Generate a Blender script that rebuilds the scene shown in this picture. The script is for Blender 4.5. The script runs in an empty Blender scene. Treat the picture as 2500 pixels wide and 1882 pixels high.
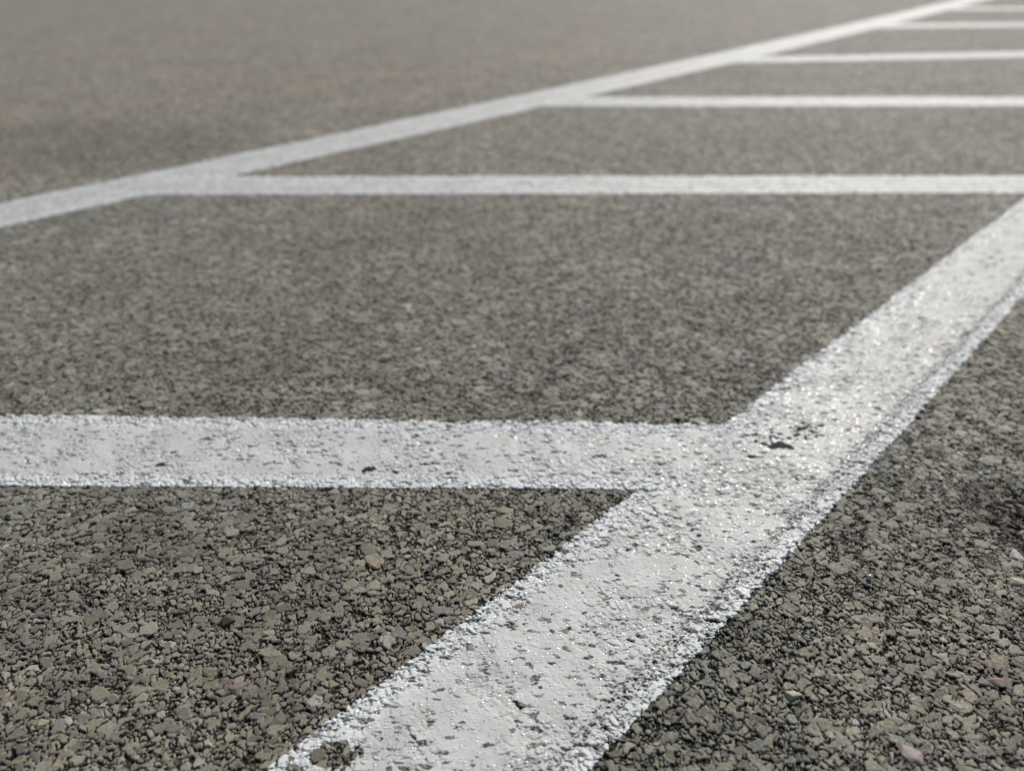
"""White painted hatch lines on a worn asphalt lot, low close-up with shallow focus."""
import bpy, bmesh, math, random
from mathutils import Vector, noise as mnoise

S = bpy.context.scene
COL = S.collection
R = math.radians

# ------------------------------------------------------------------ node helper
class N:
    """tiny expression layer over a node tree: sockets combine with + - * / and calls."""
    def __init__(self, tree): self.t = tree
    def node(self, kind, **kw):
        n = self.t.nodes.new(kind)
        for k, v in kw.items(): setattr(n, k, v)
        return n
    def set(self, sock, v):
        if isinstance(v, V): self.t.links.new(v.s, sock)
        elif v is not None: sock.default_value = v
    def m(self, op, *a, clamp=False):
        n = self.node('ShaderNodeMath', operation=op, use_clamp=clamp)
        for i, v in enumerate(a): self.set(n.inputs[i], v)
        return V(self, n.outputs[0])
    def vm(self, op, *a):
        n = self.node('ShaderNodeVectorMath', operation=op)
        for i, v in enumerate(a):
            if op == 'SCALE' and i == 1: self.set(n.inputs['Scale'], v)
            else: self.set(n.inputs[i], v)
        return V(self, n.outputs['Value'] if op in ('DOT_PRODUCT', 'LENGTH', 'DISTANCE') else n.outputs['Vector'])
    def voro(self, vec, feature='F1', rnd=1.0):
        n = self.node('ShaderNodeTexVoronoi', voronoi_dimensions='2D', feature=feature)
        self.set(n.inputs['Vector'], vec); n.inputs['Scale'].default_value = 1.0
        n.inputs['Randomness'].default_value = rnd
        return {o.name: V(self, o) for o in n.outputs}
    def noise(self, vec, scale, detail=2.0, rough=.5, dim='2D', color=False):
        n = self.node('ShaderNodeTexNoise', noise_dimensions=dim)
        self.set(n.inputs['Vector'], vec)
        n.inputs['Scale'].default_value = scale; n.inputs['Detail'].default_value = detail
        n.inputs['Roughness'].default_value = rough
        return V(self, n.outputs['Color'] if color else n.outputs[0])
    def step(self, v, a, b, lo=0., hi=1., smooth=True):
        n = self.node('ShaderNodeMapRange', interpolation_type='SMOOTHSTEP' if smooth else 'LINEAR', clamp=True)
        for i, x in enumerate((v, a, b, lo, hi)): self.set(n.inputs[i], x)
        return V(self, n.outputs[0])
    def ramp(self, v, stops, interp='LINEAR'):
        n = self.node('ShaderNodeValToRGB'); self.set(n.inputs[0], v)
        e = n.color_ramp.elements; n.color_ramp.interpolation = interp
        while len(e) < len(stops): e.new(.5)
        for k, (p, c) in enumerate(stops): e[k].position = p; e[k].color = (*c, 1)
        return V(self, n.outputs[0])
    def mixc(self, f, a, b, mode='MIX'):
        n = self.node('ShaderNodeMix', data_type='RGBA', blend_type=mode)
        self.set(n.inputs[0], f)
        self.set(n.inputs[6], a if isinstance(a, V) else (*a, 1)); self.set(n.inputs[7], b if isinstance(b, V) else (*b, 1))
        return V(self, n.outputs[2])
    def mixf(self, f, a, b): return self.step(f, 0., 1., a, b, smooth=False)
    def sep(self, v):
        n = self.node('ShaderNodeSeparateXYZ'); self.set(n.inputs[0], v)
        return [V(self, o) for o in n.outputs]
    def comb(self, x, y, z=0.):
        n = self.node('ShaderNodeCombineXYZ')
        for i, q in enumerate((x, y, z)): self.set(n.inputs[i], q)
        return V(self, n.outputs[0])
    def attr(self, name): return V(self, self.node('ShaderNodeAttribute', attribute_name=name).outputs['Fac'])
    def pos(self): return V(self, self.node('ShaderNodeNewGeometry').outputs['Position'])
    def hsv(self, col, v, s=1.0):
        n = self.node('ShaderNodeHueSaturation'); self.set(n.inputs['Color'], col)
        self.set(n.inputs['Value'], v); self.set(n.inputs['Saturation'], s); return V(self, n.outputs[0])

class V:
    def __init__(self, n, s): self.n, self.s = n, s
    def __add__(self, o): return self.n.m('ADD', self, o)
    __radd__ = __add__
    def __sub__(self, o): return self.n.m('SUBTRACT', self, o)
    def __rsub__(self, o): return self.n.m('SUBTRACT', o, self)
    def __mul__(self, o): return self.n.m('MULTIPLY', self, o)
    __rmul__ = __mul__
    def __truediv__(self, o): return self.n.m('DIVIDE', self, o)
    def max(self, o): return self.n.m('MAXIMUM', self, o)
    def min(self, o): return self.n.m('MINIMUM', self, o)
    def clamp(self): return self.n.m('ADD', self, 0., clamp=True)

# ------------------------------------------------------------------ asphalt height field (millimetres)
def stone_layer(n, p, size, off, rot, present, lo, hi, base, gap, edge, tilt, aniso=1.35):
    """one sieve size of crushed stone: returns height, random colour value, in-stone mask."""
    ca, sa = math.cos(rot), math.sin(rot)
    x, y, _ = n.sep(p)
    q = n.comb((x * ca + y * sa) * (1. / (size * aniso)) + off[0], (y * ca - x * sa) * (1. / size) + off[1])
    f1 = n.voro(q); ed = n.voro(q, 'DISTANCE_TO_EDGE')
    r1, r2, r3 = n.sep(f1['Color'])
    rad = n.mixf(r1, .40, .76)
    s = (ed['Distance'] * 1.0 - gap / size).min(rad - f1['Distance']) * size       # mm inside the outline
    s = s - n.m('GREATER_THAN', r2, present) * 50.
    t = (s * (1. / edge)).clamp()
    prof = 1. - n.m('POWER', 1. - t, 2.6)
    d = n.vm('SUBTRACT', q, f1['Position'])
    dx, dy, _ = n.sep(d)
    til = ((r3 - .5) * dx + (r1 - .5) * dy) * (tilt * size)
    top = n.mixf(n.m('FRACT', r2 * 7.31 + r3 * 3.1), lo, hi)
    h = base + prof * (top - base + til)
    rnd = n.m('FRACT', r1 * 5.17 + r2 * 11.3 + r3 * 2.9)
    return h, rnd, n.step(t, .20, .66)      # bitumen still coats the flanks; only the worn heads are bare

def asphalt_field(n, p):
    """p in mm (xy). returns dict h, rnd, mask, fine"""
    wv = n.vm('SUBTRACT', n.noise(p, 1 / 3.2, 1.0, .5, color=True), (.5, .5, .5))
    w2 = n.vm('SUBTRACT', n.noise(p, 1 / 9.0, 0.0, .5, color=True), (.5, .5, .5))
    pw = n.vm('ADD', n.vm('ADD', p, n.vm('SCALE', wv, 2.6)), n.vm('SCALE', w2, 4.5))
    A = stone_layer(n, pw, 6.6, (3.1, 7.7), .5, .44, -.06, .22, -2.9, .24, .66, .26)
    B = stone_layer(n, pw, 4.3, (11.3, 2.9), 2.1, .72, -.22, .12, -2.9, .22, .56, .30)
    C = stone_layer(n, pw, 2.4, (5.9, 13.1), 1.2, .88, -.60, -.12, -2.9, .15, .40, .36)
    Z = stone_layer(n, pw, 9.5, (1.7, 4.3), 2.7, .07, .05, .32, -2.9, .25, .95, .22)
    h, rnd, mask = Z
    for L in (A, B, C):
        up = n.m('GREATER_THAN', L[0], h)
        rnd = n.mixf(up, rnd, L[1]); mask = n.mixf(up, mask, L[2]); h = h.max(L[0])
    D = n.voro(n.vm('SCALE', pw, 1 / 1.15))                                      # sand in the binder
    hd = -1.75 + (.52 - D['Distance']) * 1.1 + (n.sep(D['Color'])[0] - .5) * 1.0
    up = n.m('GREATER_THAN', hd, h)
    rd = n.sep(D['Color'])[1]
    rnd = n.mixf(up, rnd, rd); mask = n.mixf(up, mask, n.step(n.sep(D['Color'])[2], .35, .9, .02, .36)); h = h.max(hd)
    und = (n.noise(p, 1 / 85., 1.0) - .5) * 1.7                                   # rolling of the mat
    micro = (n.noise(p, 1 / .8, 2.0, .6) - .5) * .26
    # the pitted, oil-darkened hollow by the right-hand edge
    x, y, _ = n.sep(p)
    hx = (x - 390.) * (1 / 40.); hy = (y - 470.) * (1 / 55.)
    wob = n.noise(p, 1 / 14., 2.0)
    pit = n.step(hx * hx + hy * hy + (wob - .5) * 1.8, .05, 1.45, 1., 0.)
    h = h + und + micro - pit * 2.2
    mask = mask * (1. - pit * n.step(n.noise(p, 1 / 7., 1.), .46, .66))
    return dict(h=h, rnd=rnd, mask=mask, pit=pit)

def asphalt_colour(n, p, F):
    stone = n.ramp(F['rnd'], [(0., (.155, .140, .105)), (.18, (.235, .216, .160)), (.36, (.275, .255, .190)), (.52, (.205, .196, .168)),
                              (.64, (.255, .240, .190)), (.76, (.17, .155, .138)), (.84, (.31, .295, .235)), (.91, (.19, .188, .18)),
                              (.945, (.195, .150, .128)), (.968, (.12, .112, .108)), (.985, (.36, .355, .34))], 'CONSTANT')
    mott = n.noise(p, 1 / 1.2, 3.0, .7)
    stone = n.hsv(stone, n.step(mott, .28, .72, .62, 1.34, smooth=False))
    broad = n.noise(p, 1 / 420., 3.0)                                            # patches of warmer and greyer stone
    stone = n.mixc(n.step(broad, .36, .62, 0., 1.), stone, n.mixc(1.0, stone, (1.05, .975, .945), 'MULTIPLY'))
    tone = n.step(n.noise(p, 1 / 38., 2.0, .6),   .28, .72, .74, 1.17, smooth=False) * n.step(n.noise(p, 1 / 170., 3.0, .6), .3, .7, .70, .98, smooth=False)
    stone = n.mixc(1., n.hsv(stone, tone), (.795, .842, .85), 'MULTIPLY')
    # the driving lane beyond the far line: warmer, dustier; a darker damp-stained strip along it at the left
    gx, gy, _ = n.sep(p)
    lane = n.step(gx - gy * 1.0 + 1985. + (n.noise(p, 1 / 220., 3., .6) - .5) * 420., 0., -260.)
    stone = n.mixc(lane, stone, n.mixc(1., stone, (1.09, 1.0, .93), 'MULTIPLY'))
    sx = (gx + 820.) * (1 / 330.); sy = (gy - 1580.) * (1 / 200.)
    damp = n.step(sx * sx + sy * sy + (n.noise(p, 1 / 150., 3., .6) - .5) * 2.2, .3, 1.3, 1., 0.)
    stone = n.mixc(damp, stone, n.mixc(1., stone, (.66, .67, .69), 'MULTIPLY'))
    binder = (.008, .0078, .0075)
    c = n.mixc(F['mask'], binder, stone)
    c = n.mixc(F['pit'] * .62, c, n.mixc(1.0, c, (.26, .25, .24), 'MULTIPLY'))
    # a small tar smear on the stones
    x, y, _ = n.sep(p)
    hx = (x - 379.) * (1 / 9.); hy = (y - 536.) * (1 / 7.)
    t = n.step(hx * hx + hy * hy + (n.noise(p, 1 / 3., 2.0) - .5) * 2.2, .35, .9, .9, 0.)
    return n.mixc(t, c, (.016, .017, .022))

def new_mat(name):
    m = bpy.data.materials.new(name); m.use_nodes = True
    m.node_tree.nodes.clear(); n = N(m.node_tree)
    return m, n

def finish(m, n, col, rough, spec=.5, disp=None, coat=None, graze_sheen=None):
    b = n.node('ShaderNodeBsdfPrincipled'); o = n.node('ShaderNodeOutputMaterial')
    n.set(b.inputs['Base Color'], col if isinstance(col, V) else (*col, 1)); n.set(b.inputs['Roughness'], rough)
    n.set(b.inputs['Specular IOR Level'], spec)
    if coat is not None:
        n.set(b.inputs['Coat Weight'], coat); b.inputs['Coat Roughness'].default_value = .12
    n.t.links.new(b.outputs[0], o.inputs['Surface'])
    if graze_sheen is not None:
        n.set(b.inputs['Sheen Weight'], graze_sheen); b.inputs['Sheen Roughness'].default_value = .45
        b.inputs['Sheen Tint'].default_value = (.95, .90, .82, 1)
    if disp is not None:
        d = n.node('ShaderNodeDisplacement'); d.inputs['Midlevel'].default_value = 0.; d.inputs['Scale'].default_value = 1.
        n.set(d.inputs['Height'], disp)
        n.t.links.new(d.outputs[0], o.inputs['Displacement'])
        m.displacement_method = 'DISPLACEMENT'
    return m

def pmm(n):
    x, y, _ = n.sep(n.pos()); return n.comb(x * 1000., y * 1000.)

def asphalt_material():
    m, n = new_mat('worn_asphalt'); p = pmm(n)
    F = asphalt_field(n, p)
    col = asphalt_colour(n, p, F)
    rough = n.mixf(F['mask'], .95, n.step(n.noise(p, 1 / 2.2, 1.0), .3, .7, .62, .95))
    return finish(m, n, col, rough, n.mixf(F['mask'], .05, .34), F['h'] * .001, graze_sheen=F['mask'] * (.50 - .46 * F['pit']))      # sheen on the bare heads, added to brighten far asphalt at grazing view

PAINT_Z = .002
def paint_field(n, p, thick, band):
    F = asphalt_field(n, p)
    eL, eR, eE = n.attr('edge_left') * 1000., n.attr('edge_right') * 1000., n.attr('edge_end') * 1000.
    e = eL.min(eR).min(eE)
    n1 = n.noise(p, 1 / 4.5, 2.0, .6); n2 = n.noise(p, 1 / 55., 1.0); n3 = n.noise(p, 1 / 16., 1.0)
    flood = n.step(e + (n3 - .5) * 16., 4., 24.)                                  # 0 at the edges, 1 where the paint pooled
    puddle = n.step(n2, .42, .62) * flood
    fill = -.82 + flood * .27 + puddle * .42 + (n.noise(p, 1 / 85., 1.0) - .5) * 1.7
    hs = n.m('SMOOTH_MAX', F['h'], fill, .6)
    hs = n.mixf(puddle * .38, hs, fill + .45)                                      # pooled paint hides the stones
    # pits left by gaps in the stone and burst bubbles
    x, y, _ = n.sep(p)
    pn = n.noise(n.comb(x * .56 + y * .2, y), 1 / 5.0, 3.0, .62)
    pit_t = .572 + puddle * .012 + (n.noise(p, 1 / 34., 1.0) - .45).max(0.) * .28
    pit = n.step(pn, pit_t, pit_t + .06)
    deep = n.step(n.noise(p, 1 / 11., 0.), .40, .66)
    hs = hs - pit * (.45 + deep * .8)
    # worn stone heads poking through
    worn = n.step(F['h'] - fill - (n.noise(p, 1 / 7., 1.) - .5) * 2.6, 1.75, 1.9)
    # ragged edges, and (some lines) a thin scuffed band just inside the right edge
    raw = (eL + 2.2).min(eR + .6).min(eE) + (n1 - .5) * 4.2 + (F['h'] + .8).min(.6) * 1.4
    gone = n.step(raw, .2, .9, 1., 0.)
    thin = 0.
    if band:
        bd = n.m('ABSOLUTE', eR - 16. + (n3 - .5) * 8.)
        thin = n.step(bd, 1., 8., 1., 0.)
        bx = (x + 97.) * (1 / 15.); by = (y - 275.) * (1 / 9.)                   # one bare patch where the paint never took
        gone = gone.max(n.step(bx * bx + by * by + (n1 - .5) * 2.6, .55, .85, 1., 0.))
        gone = gone.max(n.step(n.noise(p, 1 / 2.6, 2., .65) + thin * .11, .70, .73) * n.step(thin, .02, .2))
    gone = gone.max(n.step(F['h'] - fill, -1.2, -1.45) * n.step(flood, .55, .2) * n.step(n1, .43, .53))
    # glass beads
    bv = n.voro(n.vm('SCALE', p, 1 / 2.1)); br1, br2, br3 = n.sep(bv['Color'])
    brad = n.mixf(br1, .14, .30)
    on = n.m('LESS_THAN', br2, .34)
    bq = (brad * brad - bv['Distance'] * bv['Distance']).max(0.)
    bead = n.m('SQRT', bq) * 2.1 * on
    skin = (n.noise(p, 1 / 1.1, 2., .6) - .5) * n.mixf(flood, .26, .22) * (1. - puddle * .5)
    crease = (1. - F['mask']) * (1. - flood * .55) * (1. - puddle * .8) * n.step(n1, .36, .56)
    h = hs + thick - crease * .35 + bead * .8 + skin - gone * 4.5 - worn * 1.2
    return dict(h=h, pit=pit, puddle=puddle, flood=flood, bead=bead, thin=thin, crease=crease)

def paint_material(name, thick, z0, band):
    """thermoplastic road paint: flooded in the middle, a thin skin over the stones at its edges, pits and glass beads."""
    m, n = new_mat(name); p = pmm(n)
    P = paint_field(n, p, thick, band)
    dirt = n.noise(p, 1 / 26., 3., .6)
    col = n.mixc(n.step(dirt, .3, .72), (.462, .472, .462), (.39, .394, .384))
    col = n.mixc(n.step(P['flood'], 0., 1., .8, 0.), col, (.545, .572, .572))       # cleaner, untrodden skin along the edges
    col = n.mixc(n.step(n.noise(p, 1 / 2.4, 3., .7), .55, .72, 0., .35), col, (.36, .355, .34))
    if band: col = n.mixc(P['thin'] * n.step(n.noise(p, 1 / 1.8, 3., .7), .42, .6, 0., .6), col, (.25, .25, .25))
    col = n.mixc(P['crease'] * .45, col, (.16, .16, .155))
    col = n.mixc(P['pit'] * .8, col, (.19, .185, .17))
    rough = n.mixf(n.step(P['bead'], .02, .12), n.mixf(P['puddle'], .60, .62), .2)
    spec = n.mixf(n.step(P['bead'], .02, .12), .25, .9)
    return finish(m, n, col, rough, spec, P['h'] * .001 - z0)

def tar_material(z0):
    m, n = new_mat('black_tar'); p = pmm(n)
    P = paint_field(n, p, .35, False)
    grain = n.noise(p, 1 / 1.2, 2., .6)
    return finish(m, n, n.mixc(n.step(grain, .4, .7), (.012, .012, .015), (.03, .03, .033)), .75, .12, (P['h'] + .45) * .001 - z0)

# ------------------------------------------------------------------ mesh helpers
def link(name, me, mat=None, parent=None):
    o = bpy.data.objects.new(name, me); COL.objects.link(o)
    if mat: me.materials.append(mat)
    if parent: o.parent = parent
    return o

def adaptive(o):
    md = o.modifiers.new('fine', 'SUBSURF'); md.subdivision_type = 'SIMPLE'; md.levels = 0; md.render_levels = 1
    o.cycles.use_adaptive_subdivision = True; o.cycles.dicing_rate = .8

def grid_mesh(name, xs, ys, z):
    me = bpy.data.meshes.new(name); nx, ny = len(xs), len(ys)
    vs = [(x, y, z) for y in ys for x in xs]
    fs = [(j*nx+i, j*nx+i+1, (j+1)*nx+i+1, (j+1)*nx+i) for j in range(ny-1) for i in range(nx-1)]
    me.from_pydata(vs, [], fs); me.polygons.foreach_set('use_smooth', [True]*len(fs)); return me

SK = .007      # the sheet runs this far past the nominal edge; the ragged rim lies inside it
def ruled_line(name, left, right, z, mat, end0=True, end1=True, across=6):
    """a painted line between two edge polylines (same point count), with distances to its edges as attributes."""
    k = len(left); me = bpy.data.meshes.new(name); vs = []; fs = []; aL = []; aR = []; aE = []
    run = [0.]
    for i in range(1, k):
        run.append(run[-1] + math.dist([(left[i][c]+right[i][c])/2 for c in (0, 1)], [(left[i-1][c]+right[i-1][c])/2 for c in (0, 1)]))
    for i in range(k):
        a, b = left[i], right[i]
        j0, j1 = max(0, i-1), min(k-1, i+1)
        d = Vector((left[j1][0]-left[j0][0], left[j1][1]-left[j0][1])).normalized()
        w = abs(d.x*(b[1]-a[1]) - d.y*(b[0]-a[0]))
        for j in range(across+1):
            t = (j/across)*(1+2*SK/w) - SK/w
            vs.append((a[0]+(b[0]-a[0])*t, a[1]+(b[1]-a[1])*t, z))
            aL.append(w*t); aR.append(w*(1-t))
            aE.append(min(run[i] if end0 else 9., run[-1]-run[i] if end1 else 9.))
    m = across+1
    for i in range(k-1):
        for j in range(across): fs.append((i*m+j, i*m+j+1, (i+1)*m+j+1, (i+1)*m+j))
    me.from_pydata(vs, [], fs)
    me.polygons.foreach_set('use_smooth', [True]*len(fs))
    if me.polygons[0].normal.z < 0: me.flip_normals()
    for nm, dat in (('edge_left', aL), ('edge_right', aR), ('edge_end', aE)):
        at = me.attributes.new(nm, 'FLOAT', 'POINT'); at.data.foreach_set('value', dat)
    o = link(name, me, mat); adaptive(o); return o

def tag(o, label, cat, group=None):
    o['label'] = label; o['category'] = cat
    if group: o['group'] = group
    return o

# ------------------------------------------------------------------ the ground
def graded(lo, hi, fine_lo, fine_hi, step, ratio=1.35):
    a = []; x = fine_lo
    while x < fine_hi - 1e-6: a.append(x); x += step
    a.append(fine_hi); s = step
    while a[-1] < hi: s *= ratio; a.append(a[-1] + s)
    s = step
    while a[0] > lo: s *= ratio; a.insert(0, a[0] - s)
    return a

asphalt = asphalt_material()
g = link('ground', grid_mesh('ground', graded(-60, 60, -2.4, 2.4, .08), graded(-40, 90, .08, 4.4, .08), 0.), asphalt)
g['kind'] = 'structure'; adaptive(g)

# ------------------------------------------------------------------ the painted hatch: two long lines at 45 degrees and the bars between them
def poly(c, t): return sum(k*t**i for i, k in enumerate(reversed(c)))
GROUP = 'white hatch lines on the asphalt'
paint_bar = paint_material('white_road_paint', .45, PAINT_Z, False)
paint_long = paint_material('white_road_paint_scuffed_edge', .35, PAINT_Z, True)
BAR_Z = PAINT_Z

def long_line(cl, cr, y0, y1, step, label, mat):
    ys = []; y = y0
    while y < y1: ys.append(y); y += step
    ys.append(y1)
    return tag(ruled_line('painted_line', [(poly(cl, y), y) for y in ys], [(poly(cr, y), y) for y in ys], PAINT_Z, mat), label, 'painted line', GROUP)

# edges: x as a polynomial of y (metres)
long_line([.9600, -.3863], [-.0300, .9600, -.2130], .02, 3.4, .04,
          'broad white line crossing the right foreground, glittering, with black tar flecks and a scuffed edge', paint_long)
long_line([-.0172, 1.0553, -2.0379], [-.0224, 1.0806, -1.901], .35, 6.5, .06,
          'long white diagonal line behind, running from the left edge up to the top right corner', paint_bar)

def xL1(y): return (poly([-.0172, 1.0553, -2.0379], y) + poly([-.0224, 1.0806, -1.901], y)) / 2
def xL2(y): return .96*y - .3863 + .032

def bar(front, back, label, step=.05):
    """runs from the middle of the far long line to just inside the near one; both ends cut along those lines."""
    ends = []
    for c in (back, front):
        y = c[-1]
        for _ in range(6): xa = xL1(poly(c, xL1(y))); y1 = poly(c, xa); y = y1
        yb = c[-1]
        for _ in range(30): yb = poly(c, xL2(yb))
        ends.append((xL1(y), xL2(yb)))
    k = max(2, int((ends[0][1]-ends[0][0])/step))
    L, Rr = [], []
    for i in range(k+1):
        for (a, b), c, out in ((ends[0], back, L), (ends[1], front, Rr)):
            x = a + (b-a)*i/k; out.append((x, poly(c, x)))
    return tag(ruled_line('painted_line', L, Rr, BAR_Z + .0001, paint_bar, False, False), label, 'painted line', GROUP)

bar([-.0094, .5091], [-.0222, .6042], 'nearest white cross bar, speckled with dark pits, meeting the broad line beside the tar flecks')
bar([.005, 1.2595], [.0045, 1.3545], 'second white cross bar, softly blurred, reaching the broad line at the right edge')
bar([.002, 1.8970], [.0039, 1.9930], 'third white cross bar, in the middle of the five blurred bars behind')
bar([.11, 2.398], [.12, 2.478], 'fourth white cross bar, thin and blurred, rising slightly to the right')
bar([.0663, 3.118], [.0655, 3.222], 'fifth white cross bar, faint and thin, second from the top of the picture')
bar([.02, 3.732], [.02, 3.822], 'faintest farthest white cross bar, under the top right corner')

# ------------------------------------------------------------------ loose and embedded chips
def chip_material(name, col, rough=.7, var=.3):
    m, n = new_mat(name); p = n.vm('SCALE', n.pos(), 1000.)
    f = n.noise(p, 1 / 1.3, 3., .65, '3D')
    c = n.hsv(n.mixc(1., col, (1, 1, 1), 'MULTIPLY'), n.step(f, .25, .75, 1 - var, 1 + var, smooth=False))
    finish(m, n, c, rough, .4)
    u = ((n.noise(pmm(n), 1 / 85., 1.0) - .5) * 1.7) * .001        # sits on the rolling surface of the mat
    d = n.node('ShaderNodeVectorDisplacement', space='WORLD'); d.inputs['Midlevel'].default_value = 0.
    n.set(d.inputs['Vector'], n.comb(0., 0., u))
    out = [q for q in m.node_tree.nodes if q.type == 'OUTPUT_MATERIAL'][0]
    n.t.links.new(d.outputs[0], out.inputs['Displacement']); m.displacement_method = 'DISPLACEMENT'
    return m
CHIP = {'pale': chip_material('pale_stone', (.27, .265, .25)), 'beige': chip_material('beige_stone', (.31, .29, .22)),
        'red': chip_material('reddish_stone', (.165, .125, .108)), 'mauve': chip_material('mauve_stone', (.25, .205, .20)),
        'brown': chip_material('brown_scrap', (.040, .032, .027)), 'orange': chip_material('orange_stone', (.33, .15, .04)),
        'grey': chip_material('grey_stone', (.24, .235, .225))}

def chip(x, y, lx, ly, lz, rot, mat, label, seed, cat='stone', name='stone_chip', z=0., tilt=(0, 0)):
    """angular crushed-stone chip: hull of jittered points, edges rounded."""
    rnd = random.Random(seed); bm = bmesh.new()
    for _ in range(15):
        v = Vector((rnd.gauss(0, 1), rnd.gauss(0, 1), rnd.gauss(0, 1))).normalized()
        k = rnd.uniform(.82, 1.12)
        # boxy superellipsoid
        q = (abs(v.x)**3 + abs(v.y)**3 + abs(v.z)**3)**(-1/3)
        v = v*q*k
        bm.verts.new((v.x*lx/2, v.y*ly/2, v.z*lz/2))
    r = bmesh.ops.convex_hull(bm, input=bm.verts)
    bmesh.ops.delete(bm, geom=[q for q in r['geom_interior'] if isinstance(q, bmesh.types.BMVert)], context='VERTS')
    bmesh.ops.bevel(bm, geom=bm.edges[:] + bm.verts[:], offset=min(lx, ly, lz)*.09, segments=2, affect='EDGES', profile=.6)
    me = bpy.data.meshes.new(name); bm.to_mesh(me); bm.free()
    o = link(name, me, CHIP[mat]); o.location = (x, y, z); o.rotation_euler = (tilt[0], tilt[1], rot)
    return tag(o, label, cat)
mm = .001
chip(.0000-.026, .3490, 10*mm, 9*mm, 3.2*mm, .5, 'red', 'reddish brown chip bared in the paint near the inner edge of the broad line', 3, z=-.0008)
chip(.0050, .3850, 13*mm, 6*mm, 3.*mm, .15, 'red', 'long reddish chip bared in the broad line just below the nearest cross bar', 5, z=-.0008)
chip(.1925, .4525, 10*mm, 9*mm, 3.4*mm, .8, 'red', 'small reddish chip poking through the scuffed right edge of the broad line', 8, z=-.0008)
chip(-.0096, .5150, 13*mm, 6*mm, 3.*mm, .1, 'red', 'flat reddish chip in the front edge of the nearest cross bar', 12, z=-.0008)
chip(.1640, .3134, 13*mm, 11*mm, 7*mm, -.5, 'beige', 'large pale oval stone on the asphalt right of the broad line', 21, z=-.0008)
chip(.2177, .2765, 13*mm, 15*mm, 7*mm, .2, 'mauve', 'big mauve angular stone on the asphalt at the bottom right', 27, z=-.0008)
chip(.3585, .4355, 13*mm, 16*mm, 6*mm, .3, 'pale', 'whitish stone in the dark hollow at the right edge', 31, z=-.0025)
chip(.3457, .4080, 13*mm, 12*mm, 7*mm, .1, 'beige', 'cream stone just below the dark hollow at the right edge', 37, z=-.0008)
chip(.3981, .6290, 12*mm, 12*mm, 5*mm, .9, 'pale', 'pale stone beside the broad line above the tar smear', 41, z=-.0008)
chip(-.1841, .3701, 11*mm, 8*mm, 4.5*mm, .7, 'brown', 'dark brown scrap standing among the stones in the left foreground', 47, 'scrap', 'brown_scrap', z=.001, tilt=(.5, -.3))
chip(-.0976, .4222, 7*mm, 4*mm, 3*mm, -.4, 'orange', 'tiny orange stone in the asphalt below the nearest cross bar', 53, z=0.)
chip(.2888, .3248, 14*mm, 8*mm, 5*mm, -.35, 'red', 'flat reddish stone in the asphalt at the lower right edge', 59, z=-.0008)
chip(-.1620, .3200, 10*mm, 11*mm, 5*mm, .9, 'red', 'dark red stone among grey ones in the lower left foreground', 61, z=-.0008)

# a stray reflective bead lying on the asphalt
bm = bmesh.new(); bmesh.ops.create_uvsphere(bm, u_segments=20, v_segments=12, radius=.0019)
for v in bm.verts: v.co.z = max(v.co.z, -.0012)
me = bpy.data.meshes.new('glass_bead'); bm.to_mesh(me); bm.free()
me.polygons.foreach_set('use_smooth', [True]*len(me.polygons))
gm, gn = new_mat('clouded_glass')
gp = gn.vm('SCALE', gn.pos(), 1000.)
finish(gm, gn, gn.mixc(gn.noise(gp, .8, 2., .5, '3D'), (.30, .31, .32), (.55, .56, .56)), .18, .8)
o = link('glass_bead', me, gm); o.location = (.2452, .4094, .0022)
tag(o, 'tiny shiny round bead lying on the asphalt right of the broad line', 'bead')

# ------------------------------------------------------------------ tar flecks on the paint
TAR_Z = .0034
tar_mat = tar_material(TAR_Z)
def blob(bm, cx, cy, rx, ry, seed, rot=0.):
    rnd = random.Random(seed); k = 22; ph = [rnd.uniform(0, 6.3) for _ in range(4)]
    rings = []
    for f in (1., .66, .33):
        ring = []
        for i in range(k):
            a = 2*math.pi*i/k
            rr = f*(1 + .24*math.sin(2*a+ph[0]) + .20*math.sin(3*a+ph[1]) + .15*math.sin(5*a+ph[2]) + .10*math.sin(7*a+ph[3]))
            px, py = rx*rr*math.cos(a), ry*rr*math.sin(a)
            ring.append(bm.verts.new((cx+px*math.cos(rot)-py*math.sin(rot), cy+px*math.sin(rot)+py*math.cos(rot), TAR_Z)))
        rings.append(ring)
    for a, b in zip(rings, rings[1:]):
        for i in range(k): bm.faces.new((a[i], a[(i+1)%k], b[(i+1)%k], b[i]))
    c = bm.verts.new((cx, cy, TAR_Z))
    for i in range(k): bm.faces.new((rings[-1][i], rings[-1][(i+1)%k], c))
def tar(label, specks):
    bm = bmesh.new()
    for i, q in enumerate(specks): blob(bm, q[0], q[1], q[2], q[3], i*7+3, q[4] if len(q) > 4 else 0.)
    me = bpy.data.meshes.new('tar_fleck'); bm.to_mesh(me); bm.free()
    for nm in ('edge_left', 'edge_right', 'edge_end'):
        at = me.attributes.new(nm, 'FLOAT', 'POINT'); at.data.foreach_set('value', [.05]*len(me.vertices))
    me.polygons.foreach_set('use_smooth', [True]*len(me.polygons))
    o = link('tar_fleck', me, tar_mat); adaptive(o); return tag(o, label, 'tar fleck')
rr = random.Random(4)
sp = [(.2283, .5680,   .0074, .0058, .1), (.2365, .5650, .003, .0030), (.2165, .5700, .0035, .0018)]
for i in range(44):
    t = rr.random()
    sp.append((.205+.06*t+rr.uniform(-.006, .006), .577+.014*t+rr.uniform(-.009, .010), rr.uniform(.0007, .0018), rr.uniform(.0006, .0013), rr.uniform(-.4, .4)))
tar('black tar blob with a trail of specks on the white junction', sp)
tar('black tar streak right of the tar blob on the white junction', [(.2560, .5935, .0040, .0022, .1), (.2640, .5890, .0032, .0015, -.4), (.2735, .5985, .0040, .0014, .3)])
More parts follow.
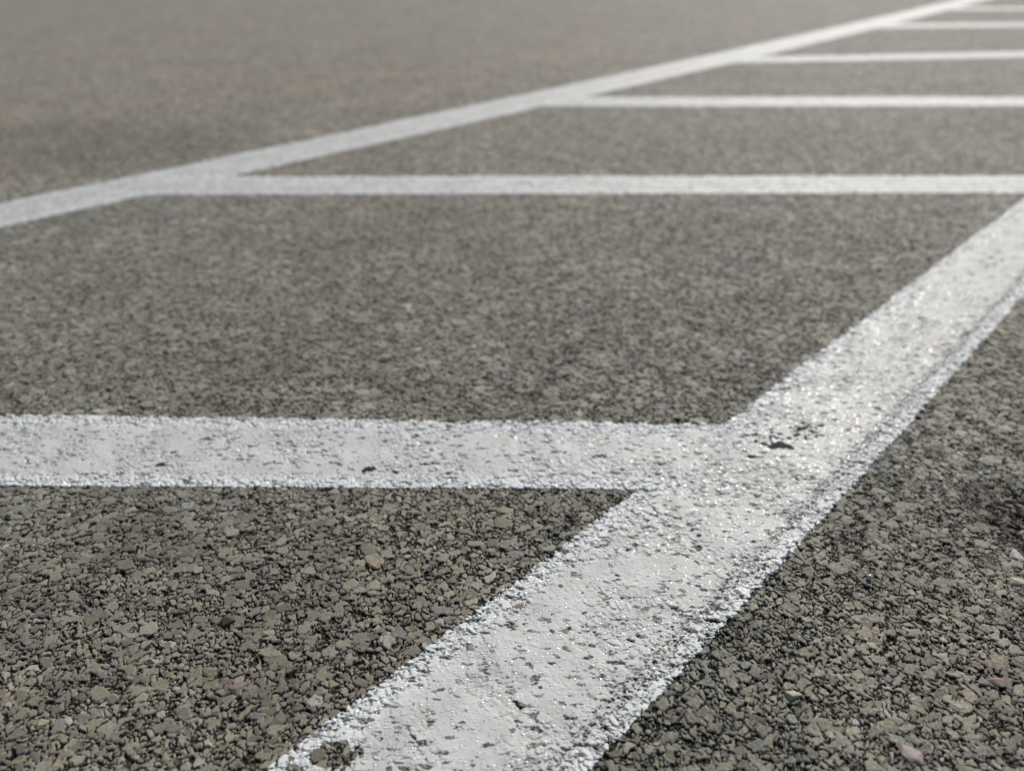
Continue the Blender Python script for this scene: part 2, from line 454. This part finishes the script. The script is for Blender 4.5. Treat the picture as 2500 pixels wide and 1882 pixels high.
tar('single black speck near the front edge of the nearest cross bar', [(-.1179, .5336, .0036, .0040, .1), (-.1135, .5355, .0022, .002)])
tar('tiny black speck far left on the nearest cross bar', [(-.2901, .5412, .003, .0034, .0)])

# ------------------------------------------------------------------ light
SUN_EL, SUN_AZ = 42., 26.          # degrees above the horizon; clockwise from straight ahead
w = bpy.data.worlds.new('World'); S.world = w; w.use_nodes = True
nt = w.node_tree; nt.nodes.clear()
sky = nt.nodes.new('ShaderNodeTexSky'); sky.sky_type = 'NISHITA'; sky.sun_disc = False
sky.sun_elevation = R(SUN_EL); sky.sun_rotation = R(SUN_AZ); sky.dust_density = 2.0
bg = nt.nodes.new('ShaderNodeBackground'); bg.inputs['Strength'].default_value = .072
wo = nt.nodes.new('ShaderNodeOutputWorld')
nt.links.new(sky.outputs[0], bg.inputs[0]); nt.links.new(bg.outputs[0], wo.inputs[0])
sl = bpy.data.lights.new('sun', 'SUN'); sl.energy = 3.9; sl.angle = R(.53); sl.color = (1., .95, .88)
so = bpy.data.objects.new('sun', sl); COL.objects.link(so)
toward = Vector((math.sin(R(SUN_AZ))*math.cos(R(SUN_EL)), math.cos(R(SUN_AZ))*math.cos(R(SUN_EL)), math.sin(R(SUN_EL))))
so.rotation_euler = (-toward).to_track_quat('-Z', 'Y').to_euler(); so.location = toward*5

# ------------------------------------------------------------------ camera: phone held 40 cm above the ground
cd = bpy.data.cameras.new('camera'); cam = bpy.data.objects.new('camera', cd); COL.objects.link(cam)
cam.location = (0, 0, .40); cam.rotation_euler = (R(90 - 30.9035), 0, 0)
cd.sensor_width = 36.; cd.lens = 36. * 1750 / 2212
cd.clip_start = .02; cd.clip_end = 400.
cd.dof.use_dof = True; cd.dof.focus_distance = .52; cd.dof.aperture_fstop = 4.4
S.camera = cam

# ------------------------------------------------------------------ render
S.render.engine = 'CYCLES'
S.cycles.feature_set = 'EXPERIMENTAL'
S.cycles.dicing_rate = 1.0; S.cycles.offscreen_dicing_scale = 8.0; S.cycles.max_subdivisions = 12
S.cycles.max_bounces = 4; S.cycles.diffuse_bounces = 3; S.cycles.glossy_bounces = 2
S.cycles.sample_clamp_direct = 10.; S.cycles.sample_clamp_indirect = 4.; S.cycles.use_denoising = True
S.view_settings.view_transform = 'Standard'; S.view_settings.look = 'None'
S.view_settings.exposure = .2; S.view_settings.gamma = 1.
